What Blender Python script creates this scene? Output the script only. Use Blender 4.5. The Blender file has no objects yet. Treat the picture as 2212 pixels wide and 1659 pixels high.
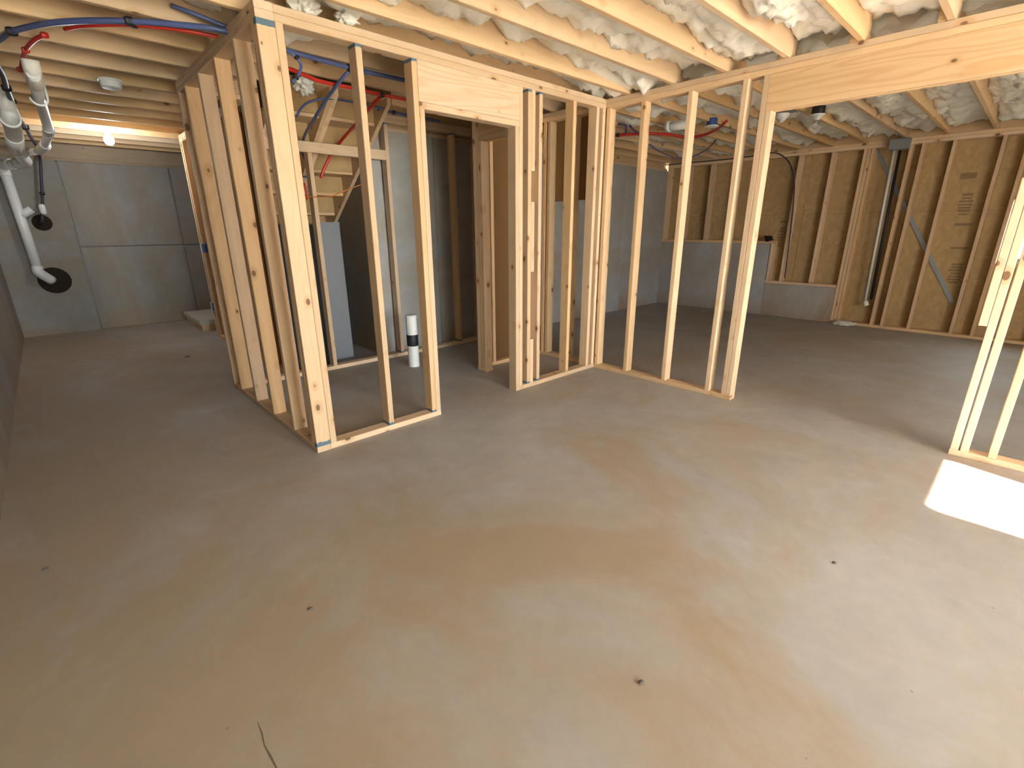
import bpy, bmesh, math, random
from mathutils import Vector, Matrix, noise

random.seed(7)
S = bpy.context.scene
COL = S.collection

# ------------------------------------------------------------------ camera
CAM = Vector((-0.9807, -2.8299, 1.3419))
YAW, PITCH, ROLL, FPX = -0.7551, -0.3148, -0.0052, 1032.53
IW, IH = 2212.0, 1659.0
_f = Vector((-math.sin(YAW) * math.cos(PITCH), math.cos(YAW) * math.cos(PITCH), math.sin(PITCH)))
_r0 = Vector((math.cos(YAW), math.sin(YAW), 0))
_u0 = _r0.cross(_f)
CR = _r0 * math.cos(ROLL) + _u0 * math.sin(ROLL)
CU = _u0 * math.cos(ROLL) - _r0 * math.sin(ROLL)
cam = bpy.data.cameras.new('camera')
cam.sensor_width = 36.0
cam.lens = FPX / IW * 36.0
cam.clip_start = 0.05
camo = bpy.data.objects.new('camera', cam)
COL.objects.link(camo)
M3 = Matrix((CR, CU, -_f)).transposed()
camo.matrix_world = Matrix.Translation(CAM) @ M3.to_4x4()
S.camera = camo


def ray(px, py):
    return _f + CR * ((px - IW / 2) / FPX) - CU * ((py - IH / 2) / FPX)


def on_z(px, py, z):
    v = ray(px, py)
    return CAM + v * ((z - CAM.z) / v.z)


def on_x(px, py, x):
    v = ray(px, py)
    return CAM + v * ((x - CAM.x) / v.x)


def on_y(px, py, y):
    v = ray(px, py)
    return CAM + v * ((y - CAM.y) / v.y)


# ------------------------------------------------------------------ light
SUN_E, SKY_S, EXPO = 27.0, 8.4, 2.38
w = bpy.data.worlds.new('sky')
S.world = w
w.use_nodes = True
nt = w.node_tree
bg = nt.nodes['Background']
bg.inputs['Color'].default_value = (0.89, 0.935, 1.0, 1)
bg.inputs['Strength'].default_value = SKY_S
FRONT = -6.4                       # inner face of the walk-out wall behind the camera
SUN_EL, SUN_SLOPE = math.atan2(2.05, -2.645 - FRONT + 0.15), 0.25
sd = Vector((SUN_SLOPE, 1, 0)).normalized() * math.cos(SUN_EL) + Vector((0, 0, -math.sin(SUN_EL)))
sun = bpy.data.lights.new('sun', 'SUN')
sun.energy = SUN_E
sun.angle = math.radians(0.6)
sun.color = (1.0, 0.94, 0.85)
suno = bpy.data.objects.new('sun', sun)
COL.objects.link(suno)
suno.rotation_euler = sd.to_track_quat('-Z', 'Y').to_euler()
suno.location = (1.5, -9, 6)
DOOR = (0.97, 1.79, 0.05, 2.05)            # walk-out door opening: x0 x1 z0 z1
WINR = (-3.0, -2.56, 0.92, 1.62)           # window in the right-hand outside wall: y0 y1 z0 z1


WINFILL = (-1.35, 0.55, 0.55, 2.08)            # unseen window added to the walk-out wall for fill: x0 x1 z0 z1


def portal(name, loc, rot, sx, sy):
    a = bpy.data.lights.new(name, 'AREA')
    a.shape = 'RECTANGLE'
    a.size, a.size_y = sx, sy
    a.cycles.is_portal = True
    o = bpy.data.objects.new(name, a)
    COL.objects.link(o)
    o.location, o.rotation_euler = loc, rot
    return o


portal('door_portal', ((DOOR[0] + DOOR[1]) / 2, FRONT - 0.16, (DOOR[2] + DOOR[3]) / 2), (math.radians(90), 0, 0), DOOR[1] - DOOR[0], DOOR[3] - DOOR[2])
portal('window_portal', (7.36, (WINR[0] + WINR[1]) / 2, (WINR[2] + WINR[3]) / 2), (math.radians(90), 0, math.radians(90)), WINR[1] - WINR[0], WINR[3] - WINR[2])
portal('fill_window_portal', ((WINFILL[0] + WINFILL[1]) / 2, FRONT - 0.16, (WINFILL[2] + WINFILL[3]) / 2), (math.radians(90), 0, 0), WINFILL[1] - WINFILL[0], WINFILL[3] - WINFILL[2])
S.cycles.adaptive_threshold = 0.02
S.view_settings.view_transform = 'Standard'
S.view_settings.look = 'None'
S.view_settings.exposure = EXPO
S.view_settings.gamma = 1.0
S.view_settings.use_curve_mapping = False


# ------------------------------------------------------------------ material helpers
def mat(name):
    m = bpy.data.materials.new(name)
    m.use_nodes = True
    nt = m.node_tree
    return m, nt, nt.nodes['Principled BSDF']


def N(nt, typ, **kw):
    n = nt.nodes.new(typ)
    for k, v in kw.items():
        if k in n.inputs:
            n.inputs[k].default_value = v
        else:
            setattr(n, k, v)
    return n


def L(nt, a, b):
    nt.links.new(a, b)


def ramp(nt, fac, stops):
    r = nt.nodes.new('ShaderNodeValToRGB')
    e = r.color_ramp.elements
    e[0].position, e[0].color = stops[0][0], stops[0][1]
    e[1].position, e[1].color = stops[-1][0], stops[-1][1]
    for p, c in stops[1:-1]:
        q = e.new(p)
        q.color = c
    L(nt, fac, r.inputs['Fac'])
    return r


def c4(r, g, b):
    return (r, g, b, 1)


def mixc(nt, fac, a, b, mode='MIX'):
    m = nt.nodes.new('ShaderNodeMix')
    m.data_type = 'RGBA'
    m.blend_type = mode
    for s, v in ((m.inputs[0], fac), (m.inputs[6], a), (m.inputs[7], b)):
        if isinstance(v, (int, float)) or isinstance(v, tuple):
            s.default_value = v
        else:
            L(nt, v, s)
    return m.outputs[2]


def mmath(nt, op, a, b=None, c=None):
    m = nt.nodes.new('ShaderNodeMath')
    m.operation = op
    for i, v in enumerate((a, b, c)):
        if v is None:
            continue
        if isinstance(v, (int, float)):
            m.inputs[i].default_value = v
        else:
            L(nt, v, m.inputs[i])
    return m.outputs[0]


def wood(name, light, dark, knots=1.0, blue=0.0, fig=0.13, rough=0.62):
    m, nt, bs = mat(name)
    tc = N(nt, 'ShaderNodeTexCoord')
    oi = N(nt, 'ShaderNodeObjectInfo')
    off = N(nt, 'ShaderNodeVectorMath', operation='SCALE')
    comb = N(nt, 'ShaderNodeCombineXYZ')
    for i in range(3):
        L(nt, mmath(nt, 'MULTIPLY', oi.outputs['Random'], (37.0, 11.3, 23.7)[i]), comb.inputs[i])
    add = N(nt, 'ShaderNodeVectorMath', operation='ADD')
    L(nt, tc.outputs['Object'], add.inputs[0])
    L(nt, comb.outputs[0], add.inputs[1])
    mp = N(nt, 'ShaderNodeMapping')
    mp.inputs['Scale'].default_value = (1.3, 26, 26)
    L(nt, add.outputs[0], mp.inputs['Vector'])
    n1 = N(nt, 'ShaderNodeTexNoise', Scale=1.0, Detail=4.0, Roughness=0.6, Distortion=0.6)
    L(nt, mp.outputs[0], n1.inputs['Vector'])
    mp2 = N(nt, 'ShaderNodeMapping')
    mp2.inputs['Scale'].default_value = (0.75, 7, 7)
    L(nt, add.outputs[0], mp2.inputs['Vector'])
    wv = N(nt, 'ShaderNodeTexNoise', Scale=1.0, Detail=1.5, Roughness=0.4)
    L(nt, mp2.outputs[0], wv.inputs['Vector'])
    wfig = mmath(nt, 'MULTIPLY_ADD', mmath(nt, 'SINE', mmath(nt, 'MULTIPLY', wv.outputs['Fac'], 75.0)), 0.5, 0.5)
    base = mixc(nt, mmath(nt, 'MULTIPLY', n1.outputs['Fac'], 0.75), light, dark)
    base = mixc(nt, mmath(nt, 'MULTIPLY', mmath(nt, 'POWER', wfig, 2.5), fig), base, c4(dark[0] * .85, dark[1] * .72, dark[2] * .6))
    # board to board tint
    hsv = N(nt, 'ShaderNodeHueSaturation')
    L(nt, base, hsv.inputs['Color'])
    L(nt, mmath(nt, 'MULTIPLY_ADD', oi.outputs['Random'], 0.22, 0.88), hsv.inputs['Value'])
    wn = N(nt, 'ShaderNodeTexWhiteNoise', noise_dimensions='1D')
    L(nt, oi.outputs['Random'], wn.inputs['W'])
    L(nt, mmath(nt, 'MULTIPLY_ADD', wn.outputs['Value'], 0.25, 0.85), hsv.inputs['Saturation'])
    base = hsv.outputs[0]
    # knots
    if knots:
        mp3 = N(nt, 'ShaderNodeMapping')
        mp3.inputs['Scale'].default_value = (6.0, 9.5, 9.5)
        L(nt, add.outputs[0], mp3.inputs['Vector'])
        vo = N(nt, 'ShaderNodeTexVoronoi', Scale=1.0)
        L(nt, mp3.outputs[0], vo.inputs['Vector'])
        sep = N(nt, 'ShaderNodeSeparateColor')
        L(nt, vo.outputs['Color'], sep.inputs[0])
        size = mmath(nt, 'MULTIPLY', mmath(nt, 'SUBTRACT', sep.outputs[0], 0.08), 0.20 * knots)
        k = mmath(nt, 'SUBTRACT', size, vo.outputs['Distance'])
        k = mmath(nt, 'MULTIPLY', k, 28.0)
        kc = N(nt, 'ShaderNodeClamp')
        L(nt, k, kc.inputs[0])
        halo = N(nt, 'ShaderNodeClamp')
        L(nt, mmath(nt, 'MULTIPLY', mmath(nt, 'SUBTRACT', mmath(nt, 'MULTIPLY', size, 2.2), vo.outputs['Distance']), 8.0), halo.inputs[0])
        base = mixc(nt, mmath(nt, 'MULTIPLY', halo.outputs[0], 0.35), base, c4(dark[0] * .8, dark[1] * .6, dark[2] * .42))
        base = mixc(nt, mmath(nt, 'MULTIPLY', kc.outputs[0], 0.85), base, c4(0.16, 0.072, 0.03))
    if blue:
        sg = N(nt, 'ShaderNodeSeparateXYZ')
        L(nt, tc.outputs['Generated'], sg.inputs[0])
        nn = N(nt, 'ShaderNodeTexNoise', Scale=30.0, Detail=2.0)
        L(nt, add.outputs[0], nn.inputs['Vector'])
        e = mmath(nt, 'ABSOLUTE', mmath(nt, 'SUBTRACT', sg.outputs[0], 0.5))
        e = mmath(nt, 'ADD', e, mmath(nt, 'MULTIPLY', mmath(nt, 'SUBTRACT', nn.outputs['Fac'], 0.5), 0.010))
        e = mmath(nt, 'GREATER_THAN', e, blue)
        base = mixc(nt, mmath(nt, 'MULTIPLY', e, 0.9), base, c4(0.065, 0.16, 0.23))
    L(nt, base, bs.inputs['Base Color'])
    bs.inputs['Roughness'].default_value = rough
    bs.inputs['Specular IOR Level'].default_value = 0.25
    bp = N(nt, 'ShaderNodeBump', Strength=0.12, Distance=0.002)
    L(nt, n1.outputs['Fac'], bp.inputs['Height'])
    L(nt, bp.outputs[0], bs.inputs['Normal'])
    return m


PINE = wood('pine_lumber', c4(0.82, 0.585, 0.36), c4(0.645, 0.405, 0.205), 1.0)
PINEB = wood('pine_lumber_blue_end', c4(0.82, 0.585, 0.36), c4(0.645, 0.405, 0.205), 0.9, blue=0.4925)
PINEP = wood('pine_post_blue_end', c4(0.82, 0.585, 0.36), c4(0.645, 0.405, 0.205), 0.9, blue=0.4875)
HEADM = wood('header_lumber', c4(0.82, 0.585, 0.36), c4(0.645, 0.405, 0.205), 0.7, fig=0.38)
JOIST = wood('joist_lumber', c4(0.78, 0.555, 0.325), c4(0.61, 0.375, 0.18), 0.9)
DARKW = wood('darker_lumber', c4(0.44, 0.32, 0.20), c4(0.30, 0.21, 0.12), 0.6)  # darker lumber for the far wall's sill and rim
BROWN = wood('brown_board', c4(0.50, 0.27, 0.12), c4(0.36, 0.18, 0.07), 0.4)


def osb_mat():
    m, nt, bs = mat('strand_board')
    tc = N(nt, 'ShaderNodeTexCoord')
    mp = N(nt, 'ShaderNodeMapping')
    mp.inputs['Scale'].default_value = (16, 26, 16)
    L(nt, tc.outputs['Object'], mp.inputs['Vector'])
    vo = N(nt, 'ShaderNodeTexVoronoi', Scale=1.0)
    L(nt, mp.outputs[0], vo.inputs['Vector'])
    sep = N(nt, 'ShaderNodeSeparateColor')
    L(nt, vo.outputs['Color'], sep.inputs[0])
    n = N(nt, 'ShaderNodeTexNoise', Scale=2.2, Detail=5.0)
    L(nt, tc.outputs['Object'], n.inputs['Vector'])
    r = ramp(nt, sep.outputs[0], [(0, c4(0.46, 0.31, 0.145)), (0.5, c4(0.51, 0.345, 0.165)), (1, c4(0.57, 0.39, 0.19))])
    col = mixc(nt, mmath(nt, 'MULTIPLY', n.outputs['Fac'], 0.5), r.outputs[0], c4(0.42, 0.27, 0.12))
    L(nt, col, bs.inputs['Base Color'])
    bs.inputs['Roughness'].default_value = 0.7
    bs.inputs['Specular IOR Level'].default_value = 0.2
    return m


OSB = osb_mat()


def concrete(name, a, b, stain, sc=1.0, stain_amt=0.5, rough=0.7, streak=False, clay=False, tan_side=False):
    m, nt, bs = mat(name)
    tc = N(nt, 'ShaderNodeTexCoord')
    vec = tc.outputs['Object']
    n1 = N(nt, 'ShaderNodeTexNoise', Scale=1.6 * sc, Detail=9.0, Roughness=0.66, Distortion=0.5)
    L(nt, vec, n1.inputs['Vector'])
    n2 = N(nt, 'ShaderNodeTexNoise', Scale=9.0 * sc, Detail=6.0, Roughness=0.65)
    L(nt, vec, n2.inputs['Vector'])
    n3 = N(nt, 'ShaderNodeTexNoise', Scale=0.72 * sc, Detail=9.0, Roughness=0.66, Distortion=0.7)
    mpv = N(nt, 'ShaderNodeMapping')
    mpv.inputs['Location'].default_value = (3.1, 7.7, 1.3)
    mpv.inputs['Scale'].default_value = (1, 1, 0.25 if streak else 1)
    L(nt, vec, mpv.inputs['Vector'])
    L(nt, mpv.outputs[0], n3.inputs['Vector'])
    base = ramp(nt, n1.outputs['Fac'], [(0.3, a), (0.7, b)]).outputs[0]
    base = mixc(nt, mmath(nt, 'MULTIPLY', mmath(nt, 'SUBTRACT', n2.outputs['Fac'], 0.35), 0.5), base, c4(a[0] * .62, a[1] * .60, a[2] * .58))
    fac3 = n3.outputs['Fac']
    if tan_side:                      # tan stain strengthens towards the passage side of the slab
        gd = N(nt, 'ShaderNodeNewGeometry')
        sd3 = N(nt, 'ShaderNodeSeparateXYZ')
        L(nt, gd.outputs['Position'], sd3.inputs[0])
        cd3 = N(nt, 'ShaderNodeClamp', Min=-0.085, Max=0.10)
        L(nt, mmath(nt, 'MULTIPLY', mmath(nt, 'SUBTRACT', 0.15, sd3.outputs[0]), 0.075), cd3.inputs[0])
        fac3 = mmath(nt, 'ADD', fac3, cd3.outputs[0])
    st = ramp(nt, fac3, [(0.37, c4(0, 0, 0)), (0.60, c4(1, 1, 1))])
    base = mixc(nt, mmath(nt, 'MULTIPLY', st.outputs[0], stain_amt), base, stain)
    if clay:                      # red clay splashed on the foot of the walls
        gp = N(nt, 'ShaderNodeNewGeometry')
        sz = N(nt, 'ShaderNodeSeparateXYZ')
        L(nt, gp.outputs['Position'], sz.inputs[0])
        hgt = mmath(nt, 'SUBTRACT', mmath(nt, 'MULTIPLY', n3.outputs['Fac'], 0.9), mmath(nt, 'MULTIPLY', sz.outputs[2], 1.1))
        cl = N(nt, 'ShaderNodeClamp')
        L(nt, mmath(nt, 'MULTIPLY', mmath(nt, 'SUBTRACT', hgt, 0.12), 2.2), cl.inputs[0])
        base = mixc(nt, mmath(nt, 'MULTIPLY', cl.outputs[0], 0.7), base, c4(0.33, 0.21, 0.11))
    # pits
    vo = N(nt, 'ShaderNodeTexVoronoi', Scale=11.0)
    L(nt, vec, vo.inputs['Vector'])
    sep = N(nt, 'ShaderNodeSeparateColor')
    L(nt, vo.outputs['Color'], sep.inputs[0])
    pit = mmath(nt, 'LESS_THAN', vo.outputs['Distance'], mmath(nt, 'MULTIPLY', mmath(nt, 'SUBTRACT', sep.outputs[1], 0.72), 0.20))
    base = mixc(nt, mmath(nt, 'MULTIPLY', pit, 0.45), base, c4(0.13, 0.10, 0.08))
    L(nt, base, bs.inputs['Base Color'])
    L(nt, mmath(nt, 'MULTIPLY_ADD', n2.outputs['Fac'], 0.22, rough - 0.11), bs.inputs['Roughness'])
    bs.inputs['Specular IOR Level'].default_value = 0.35
    bp = N(nt, 'ShaderNodeBump', Strength=0.10, Distance=0.004)
    L(nt, n2.outputs['Fac'], bp.inputs['Height'])
    L(nt, bp.outputs[0], bs.inputs['Normal'])
    return m


SLAB = concrete('slab_concrete', c4(0.40, 0.378, 0.365), c4(0.49, 0.472, 0.465), c4(0.39, 0.30, 0.205), 1.15, 0.85, 0.60, tan_side=True)
CWALL = concrete('wall_concrete', c4(0.41, 0.405, 0.40), c4(0.52, 0.52, 0.525), c4(0.38, 0.295, 0.205), 1.5, 0.7, 0.8, streak=True, clay=True)


CFAR = concrete('darker_concrete', c4(0.27, 0.258, 0.245), c4(0.345, 0.335, 0.328), c4(0.26, 0.195, 0.13), 1.5, 0.7, 0.8, streak=True, clay=True)  # darker version of the wall concrete, for the left, far and stair walls


def plain(name, col, rough=0.5, metal=0.0, spec=0.5):
    m, nt, bs = mat(name)
    tc = N(nt, 'ShaderNodeTexCoord')
    n = N(nt, 'ShaderNodeTexNoise', Scale=18.0, Detail=3.0)
    L(nt, tc.outputs['Object'], n.inputs['Vector'])
    c = mixc(nt, mmath(nt, 'MULTIPLY', n.outputs['Fac'], 0.22), c4(*col), c4(col[0] * .72, col[1] * .72, col[2] * .72))
    L(nt, c, bs.inputs['Base Color'])
    bs.inputs['Roughness'].default_value = rough
    bs.inputs['Metallic'].default_value = metal
    bs.inputs['Specular IOR Level'].default_value = spec
    return m


PVC = plain('white_pvc', (0.88, 0.87, 0.84), 0.32)
BLUEP = plain('blue_pex', (0.10, 0.13, 0.30), 0.35)
PURP = plain('violet_cable', (0.085, 0.065, 0.17), 0.5)
REDP = plain('red_pex', (0.62, 0.035, 0.02), 0.35)
VDARK = plain('dark_violet_pipe', (0.05, 0.035, 0.06), 0.5)
ORANGE = plain('orange_cable', (0.65, 0.20, 0.05), 0.5)
BLACK = plain('black_rubber', (0.016, 0.015, 0.017), 0.55)
DARK = plain('dark_foam', (0.035, 0.025, 0.02), 0.9, 0, 0.1)
WHITE = plain('white_plastic', (0.80, 0.80, 0.79), 0.4)
GREY = plain('grey_enamel', (0.24, 0.25, 0.27), 0.38)
TANKM = plain('dark_steel', (0.17, 0.19, 0.22), 0.22, 0.7)
GALV = plain('galvanised_steel', (0.36, 0.40, 0.44), 0.42, 0.75)
BLUEB = plain('blue_plastic_box', (0.035, 0.085, 0.28), 0.45)
INKM = plain('board_ink', (0.31, 0.205, 0.105), 0.8, 0, 0.1)
CRACK = plain('crack_dirt', (0.20, 0.14, 0.095), 0.95, 0, 0.05)
PEB = plain('debris', (0.16, 0.135, 0.115), 0.9, 0, 0.1)
GROUND = plain('clay_ground', (0.64, 0.58, 0.50), 0.95, 0, 0.1)
PALE = plain('pale_plywood', (0.60, 0.54, 0.46), 0.8, 0, 0.2)
CLOSET_DARK = plain('closet_shade_brown', (0.17, 0.09, 0.035), 0.85, 0, 0.15)  # dark brown stands in for the shade at the closet back
CARD = plain('fibre_board', (0.33, 0.19, 0.075), 0.85, 0, 0.15)


def insul_mat():
    m, nt, bs = mat('glass_wool')
    tc = N(nt, 'ShaderNodeTexCoord')
    n = N(nt, 'ShaderNodeTexNoise', Scale=14.0, Detail=8.0, Roughness=0.7, Distortion=0.8)
    L(nt, tc.outputs['Object'], n.inputs['Vector'])
    n2 = N(nt, 'ShaderNodeTexNoise', Scale=3.0, Detail=3.0)
    L(nt, tc.outputs['Object'], n2.inputs['Vector'])
    c = ramp(nt, n2.outputs['Fac'], [(0.35, c4(0.90, 0.84, 0.72)), (0.65, c4(0.93, 0.90, 0.82))]).outputs[0]
    c = mixc(nt, mmath(nt, 'MULTIPLY', n.outputs['Fac'], 0.16), c, c4(0.80, 0.71, 0.56))
    L(nt, c, bs.inputs['Base Color'])
    bs.inputs['Roughness'].default_value = 0.95
    bs.inputs['Specular IOR Level'].default_value = 0.05
    bp = N(nt, 'ShaderNodeBump', Strength=0.5, Distance=0.012)
    L(nt, n.outputs['Fac'], bp.inputs['Height'])
    L(nt, bp.outputs[0], bs.inputs['Normal'])
    return m


WOOL = insul_mat()


def emit(name, col, st):
    m, nt, bs = mat(name)
    bs.inputs['Base Color'].default_value = c4(*col)
    bs.inputs['Emission Color'].default_value = c4(*col)
    bs.inputs['Emission Strength'].default_value = st
    return m


BULB_ON = emit('lit_bulb', (0.88, 0.94, 1.0), 62.0)


def glassy(name, tint=(0.9, 0.97, 0.95), refl=0.12):
    m, nt, bs = mat(name)
    out = nt.nodes['Material Output']
    tr = N(nt, 'ShaderNodeBsdfTransparent', Color=c4(*tint))
    gl = N(nt, 'ShaderNodeBsdfGlossy', Roughness=0.02)
    mx = N(nt, 'ShaderNodeMixShader', Fac=refl)
    L(nt, tr.outputs[0], mx.inputs[1])
    L(nt, gl.outputs[0], mx.inputs[2])
    L(nt, mx.outputs[0], out.inputs['Surface'])
    return m


GLASS = glassy('clear_glass')


# ------------------------------------------------------------------ object helpers
def tag(o, label=None, cat=None, group=None, kind=None):
    if label:
        o['label'] = label
    if cat:
        o['category'] = cat
    if group:
        o['group'] = group
    if kind:
        o['kind'] = kind
    return o


def thing(name, loc, label=None, cat=None, group=None, kind=None):
    o = bpy.data.objects.new(name, None)
    o.empty_display_size = 0.1
    COL.objects.link(o)
    o.location = loc
    return tag(o, label, cat, group, kind)


def wloc(o):
    v = Vector(o.location)
    while o.parent:
        o = o.parent
        v += Vector(o.location)
    return v


def link(name, me, m, parent=None, loc=(0, 0, 0), rot=None):
    """loc is a world position; parents are only ever translated"""
    o = bpy.data.objects.new(name, me)
    COL.objects.link(o)
    if m and not me.materials:
        me.materials.append(m)
    if parent:
        o.parent = parent
        o.location = Vector(loc) - wloc(parent)
    else:
        o.location = loc
    if rot is not None:
        o.rotation_mode = 'QUATERNION'
        o.rotation_quaternion = rot
    if parent and parent.rotation_mode == 'QUATERNION':
        qi = parent.rotation_quaternion.inverted()
        o.location = qi @ Vector(o.location)
        o.rotation_mode = 'QUATERNION'
        o.rotation_quaternion = qi @ (rot if rot is not None else Matrix.Identity(3).to_quaternion())
    return o


_cache = {}


def board_mesh(lx, ly, lz, m, bev):
    key = (round(lx, 4), round(ly, 4), round(lz, 4), m.name, bev)
    if key in _cache:
        return _cache[key]
    b = min(bev, ly * .25, lz * .25)
    y, z, x = ly / 2, lz / 2, lx / 2
    prof = [(-y + b, -z), (y - b, -z), (y, -z + b), (y, z - b), (y - b, z), (-y + b, z), (-y, z - b), (-y, -z + b)] if b > 0 else [(-y, -z), (y, -z), (y, z), (-y, z)]
    n = len(prof)
    vs = [(-x, p, q) for p, q in prof] + [(x, p, q) for p, q in prof]
    fs = [(i, (i + 1) % n, n + (i + 1) % n, n + i) for i in range(n)]
    fs += [tuple(reversed(range(n))), tuple(range(n, 2 * n))]
    me = bpy.data.meshes.new('board')
    me.from_pydata(vs, [], fs)
    me.materials.append(m)
    _cache[key] = me
    return me


ROTZ = Matrix(((0, 0, -1), (0, 1, 0), (1, 0, 0))).to_quaternion()
ROTY = Matrix(((0, -1, 0), (1, 0, 0), (0, 0, 1))).to_quaternion()


def box(name, x0, x1, y0, y1, z0, z1, m, parent=None, bev=0.003):
    dx, dy, dz = x1 - x0, y1 - y0, z1 - z0
    c = ((x0 + x1) / 2, (y0 + y1) / 2, (z0 + z1) / 2)
    if dz >= dx and dz >= dy:
        return link(name, board_mesh(dz, dy, dx, m, bev), m, parent, c, ROTZ)
    if dy >= dx:
        return link(name, board_mesh(dy, dx, dz, m, bev), m, parent, c, ROTY)
    return link(name, board_mesh(dx, dy, dz, m, bev), m, parent, c)


def beam(name, p0, p1, wid, thk, m, parent=None, up=(0, 0, 1), bev=0.003):
    p0, p1 = Vector(p0), Vector(p1)
    d = (p1 - p0)
    X = d.normalized()
    Y = Vector(up).cross(X).normalized()
    Z = X.cross(Y)
    q = Matrix((X, Y, Z)).transposed().to_quaternion()
    return link(name, board_mesh(d.length, thk, wid, m, bev), m, parent, (p0 + p1) / 2, q)


def mesh(name, vs, fs, m, parent=None, smooth=False, loc=None):
    o0 = Vector(loc) if loc is not None else sum((Vector(v) for v in vs), Vector()) / len(vs)
    me = bpy.data.meshes.new(name)
    me.from_pydata([tuple(Vector(v) - o0) for v in vs], [], fs)
    if smooth:
        me.polygons.foreach_set('use_smooth', [True] * len(me.polygons))
    me.materials.append(m)
    return link(name, me, m, parent, o0)


def prism(name, poly, axis, a0, a1, m, parent=None):
    """extrude a 2d polygon (the two other axes in order) along axis from a0 to a1"""
    def P(u, v, a):
        return {'x': (a, u, v), 'y': (u, a, v), 'z': (u, v, a)}[axis]
    n = len(poly)
    vs = [P(u, v, a0) for u, v in poly] + [P(u, v, a1) for u, v in poly]
    fs = [(i, (i + 1) % n, n + (i + 1) % n, n + i) for i in range(n)] + [tuple(reversed(range(n))), tuple(range(n, 2 * n))]
    o = mesh(name, vs, fs, m, parent)
    bm = bmesh.new()
    bm.from_mesh(o.data)
    bmesh.ops.recalc_face_normals(bm, faces=bm.faces)
    bm.to_mesh(o.data)
    bm.free()
    return o


def catmull(pts, sub):
    pts = [Vector(p) for p in pts]
    if len(pts) < 3 or sub < 2:
        return pts
    out = []
    ext = [pts[0] * 2 - pts[1]] + pts + [pts[-1] * 2 - pts[-2]]
    for i in range(1, len(ext) - 2):
        a, b, c, d = ext[i - 1:i + 3]
        for k in range(sub):
            t = k / sub
            out.append(0.5 * ((2 * b) + (c - a) * t + (2 * a - 5 * b + 4 * c - d) * t * t + (3 * b - a - 3 * c + d) * t ** 3))
    out.append(pts[-1])
    return out


def tube(name, pts, r, m, parent=None, sub=6, seg=12, radii=None):
    c = catmull(pts, sub)
    n = len(c)
    T = [(c[min(i + 1, n - 1)] - c[max(i - 1, 0)]).normalized() for i in range(n)]
    nrm = T[0].orthogonal().normalized()
    vs, fs = [], []
    for i in range(n):
        nrm = (nrm - T[i] * nrm.dot(T[i])).normalized()
        bn = T[i].cross(nrm)
        rr = radii[i] if radii else r
        for k in range(seg):
            a = 2 * math.pi * k / seg
            vs.append(c[i] + (nrm * math.cos(a) + bn * math.sin(a)) * rr)
    for i in range(n - 1):
        for k in range(seg):
            fs.append((i * seg + k, i * seg + (k + 1) % seg, (i + 1) * seg + (k + 1) % seg, (i + 1) * seg + k))
    fs += [tuple(reversed(range(seg))), tuple(range((n - 1) * seg, n * seg))]
    o = mesh(name, vs, fs, m, parent)
    o.data.polygons.foreach_set('use_smooth', [len(p.vertices) == 4 for p in o.data.polygons])
    return o


def lathe(name, prof, m, parent=None, loc=(0, 0, 0), seg=24, axis=(0, 0, 1)):
    """prof: list of (r, h) along axis from loc"""
    q = Vector((0, 0, 1)).rotation_difference(Vector(axis))
    vs, fs = [], []
    for r, h in prof:
        for k in range(seg):
            a = 2 * math.pi * k / seg
            vs.append((max(r, 1e-4) * math.cos(a), max(r, 1e-4) * math.sin(a), h))
    for i in range(len(prof) - 1):
        for k in range(seg):
            fs.append((i * seg + k, i * seg + (k + 1) % seg, (i + 1) * seg + (k + 1) % seg, (i + 1) * seg + k))
    fs += [tuple(reversed(range(seg))), tuple(range((len(prof) - 1) * seg, len(prof) * seg))]
    me = bpy.data.meshes.new(name)
    me.from_pydata(vs, [], fs)
    me.polygons.foreach_set('use_smooth', [len(p.vertices) == 4 for p in me.polygons])
    me.materials.append(m)
    try:
        me.set_sharp_from_angle(angle=math.radians(40))
    except Exception:
        pass
    return link(name, me, m, parent, loc, q)


# ------------------------------------------------------------------ dimensions
H = 2.3935                        # top of the stud walls, underside of the joists
PL, ST = 0.038, 0.089
ZS0, ZS1 = PL, H - 2 * PL         # stud foot and head
LX = 2.8186                       # face of the long partition with the wide opening
XL, YF = -1.42, 6.1               # left and far foundation walls
YB = 1.88                         # concrete behind the bathroom and the right-hand room
XD = 7.2                          # right-hand outside wall
JD = 0.235
ZT = H + JD
SP = 0.4064

# ------------------------------------------------------------------ shell
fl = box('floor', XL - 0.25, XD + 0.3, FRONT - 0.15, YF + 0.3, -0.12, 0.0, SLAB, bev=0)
tag(fl, kind='structure')
ck = [on_z(*p, 0.0) for p in ((556, 1560), (566, 1585), (571, 1610), (583, 1632), (597, 1659), (600, 1690))]
vs, fs = [], []
for i, p in enumerate(ck):
    wd = (0.0008, 0.0022, 0.0014, 0.003, 0.0022, 0.001)[i]
    vs += [(p.x - wd, p.y, 0.0006), (p.x + wd, p.y, 0.0006)]
for i in range(len(ck) - 1):
    fs.append((2 * i, 2 * i + 1, 2 * i + 3, 2 * i + 2))
mesh('crack', vs, fs, CRACK, fl)
g = box('ground', -12, 22, -24, FRONT - 0.15, -0.16, -0.04, GROUND, bev=0)
tag(g, kind='structure')
g2 = box('ground', XD + 0.3, 24, FRONT - 0.15, 16, 0.25, 0.45, GROUND, bev=0)
tag(g2, kind='structure')

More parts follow.
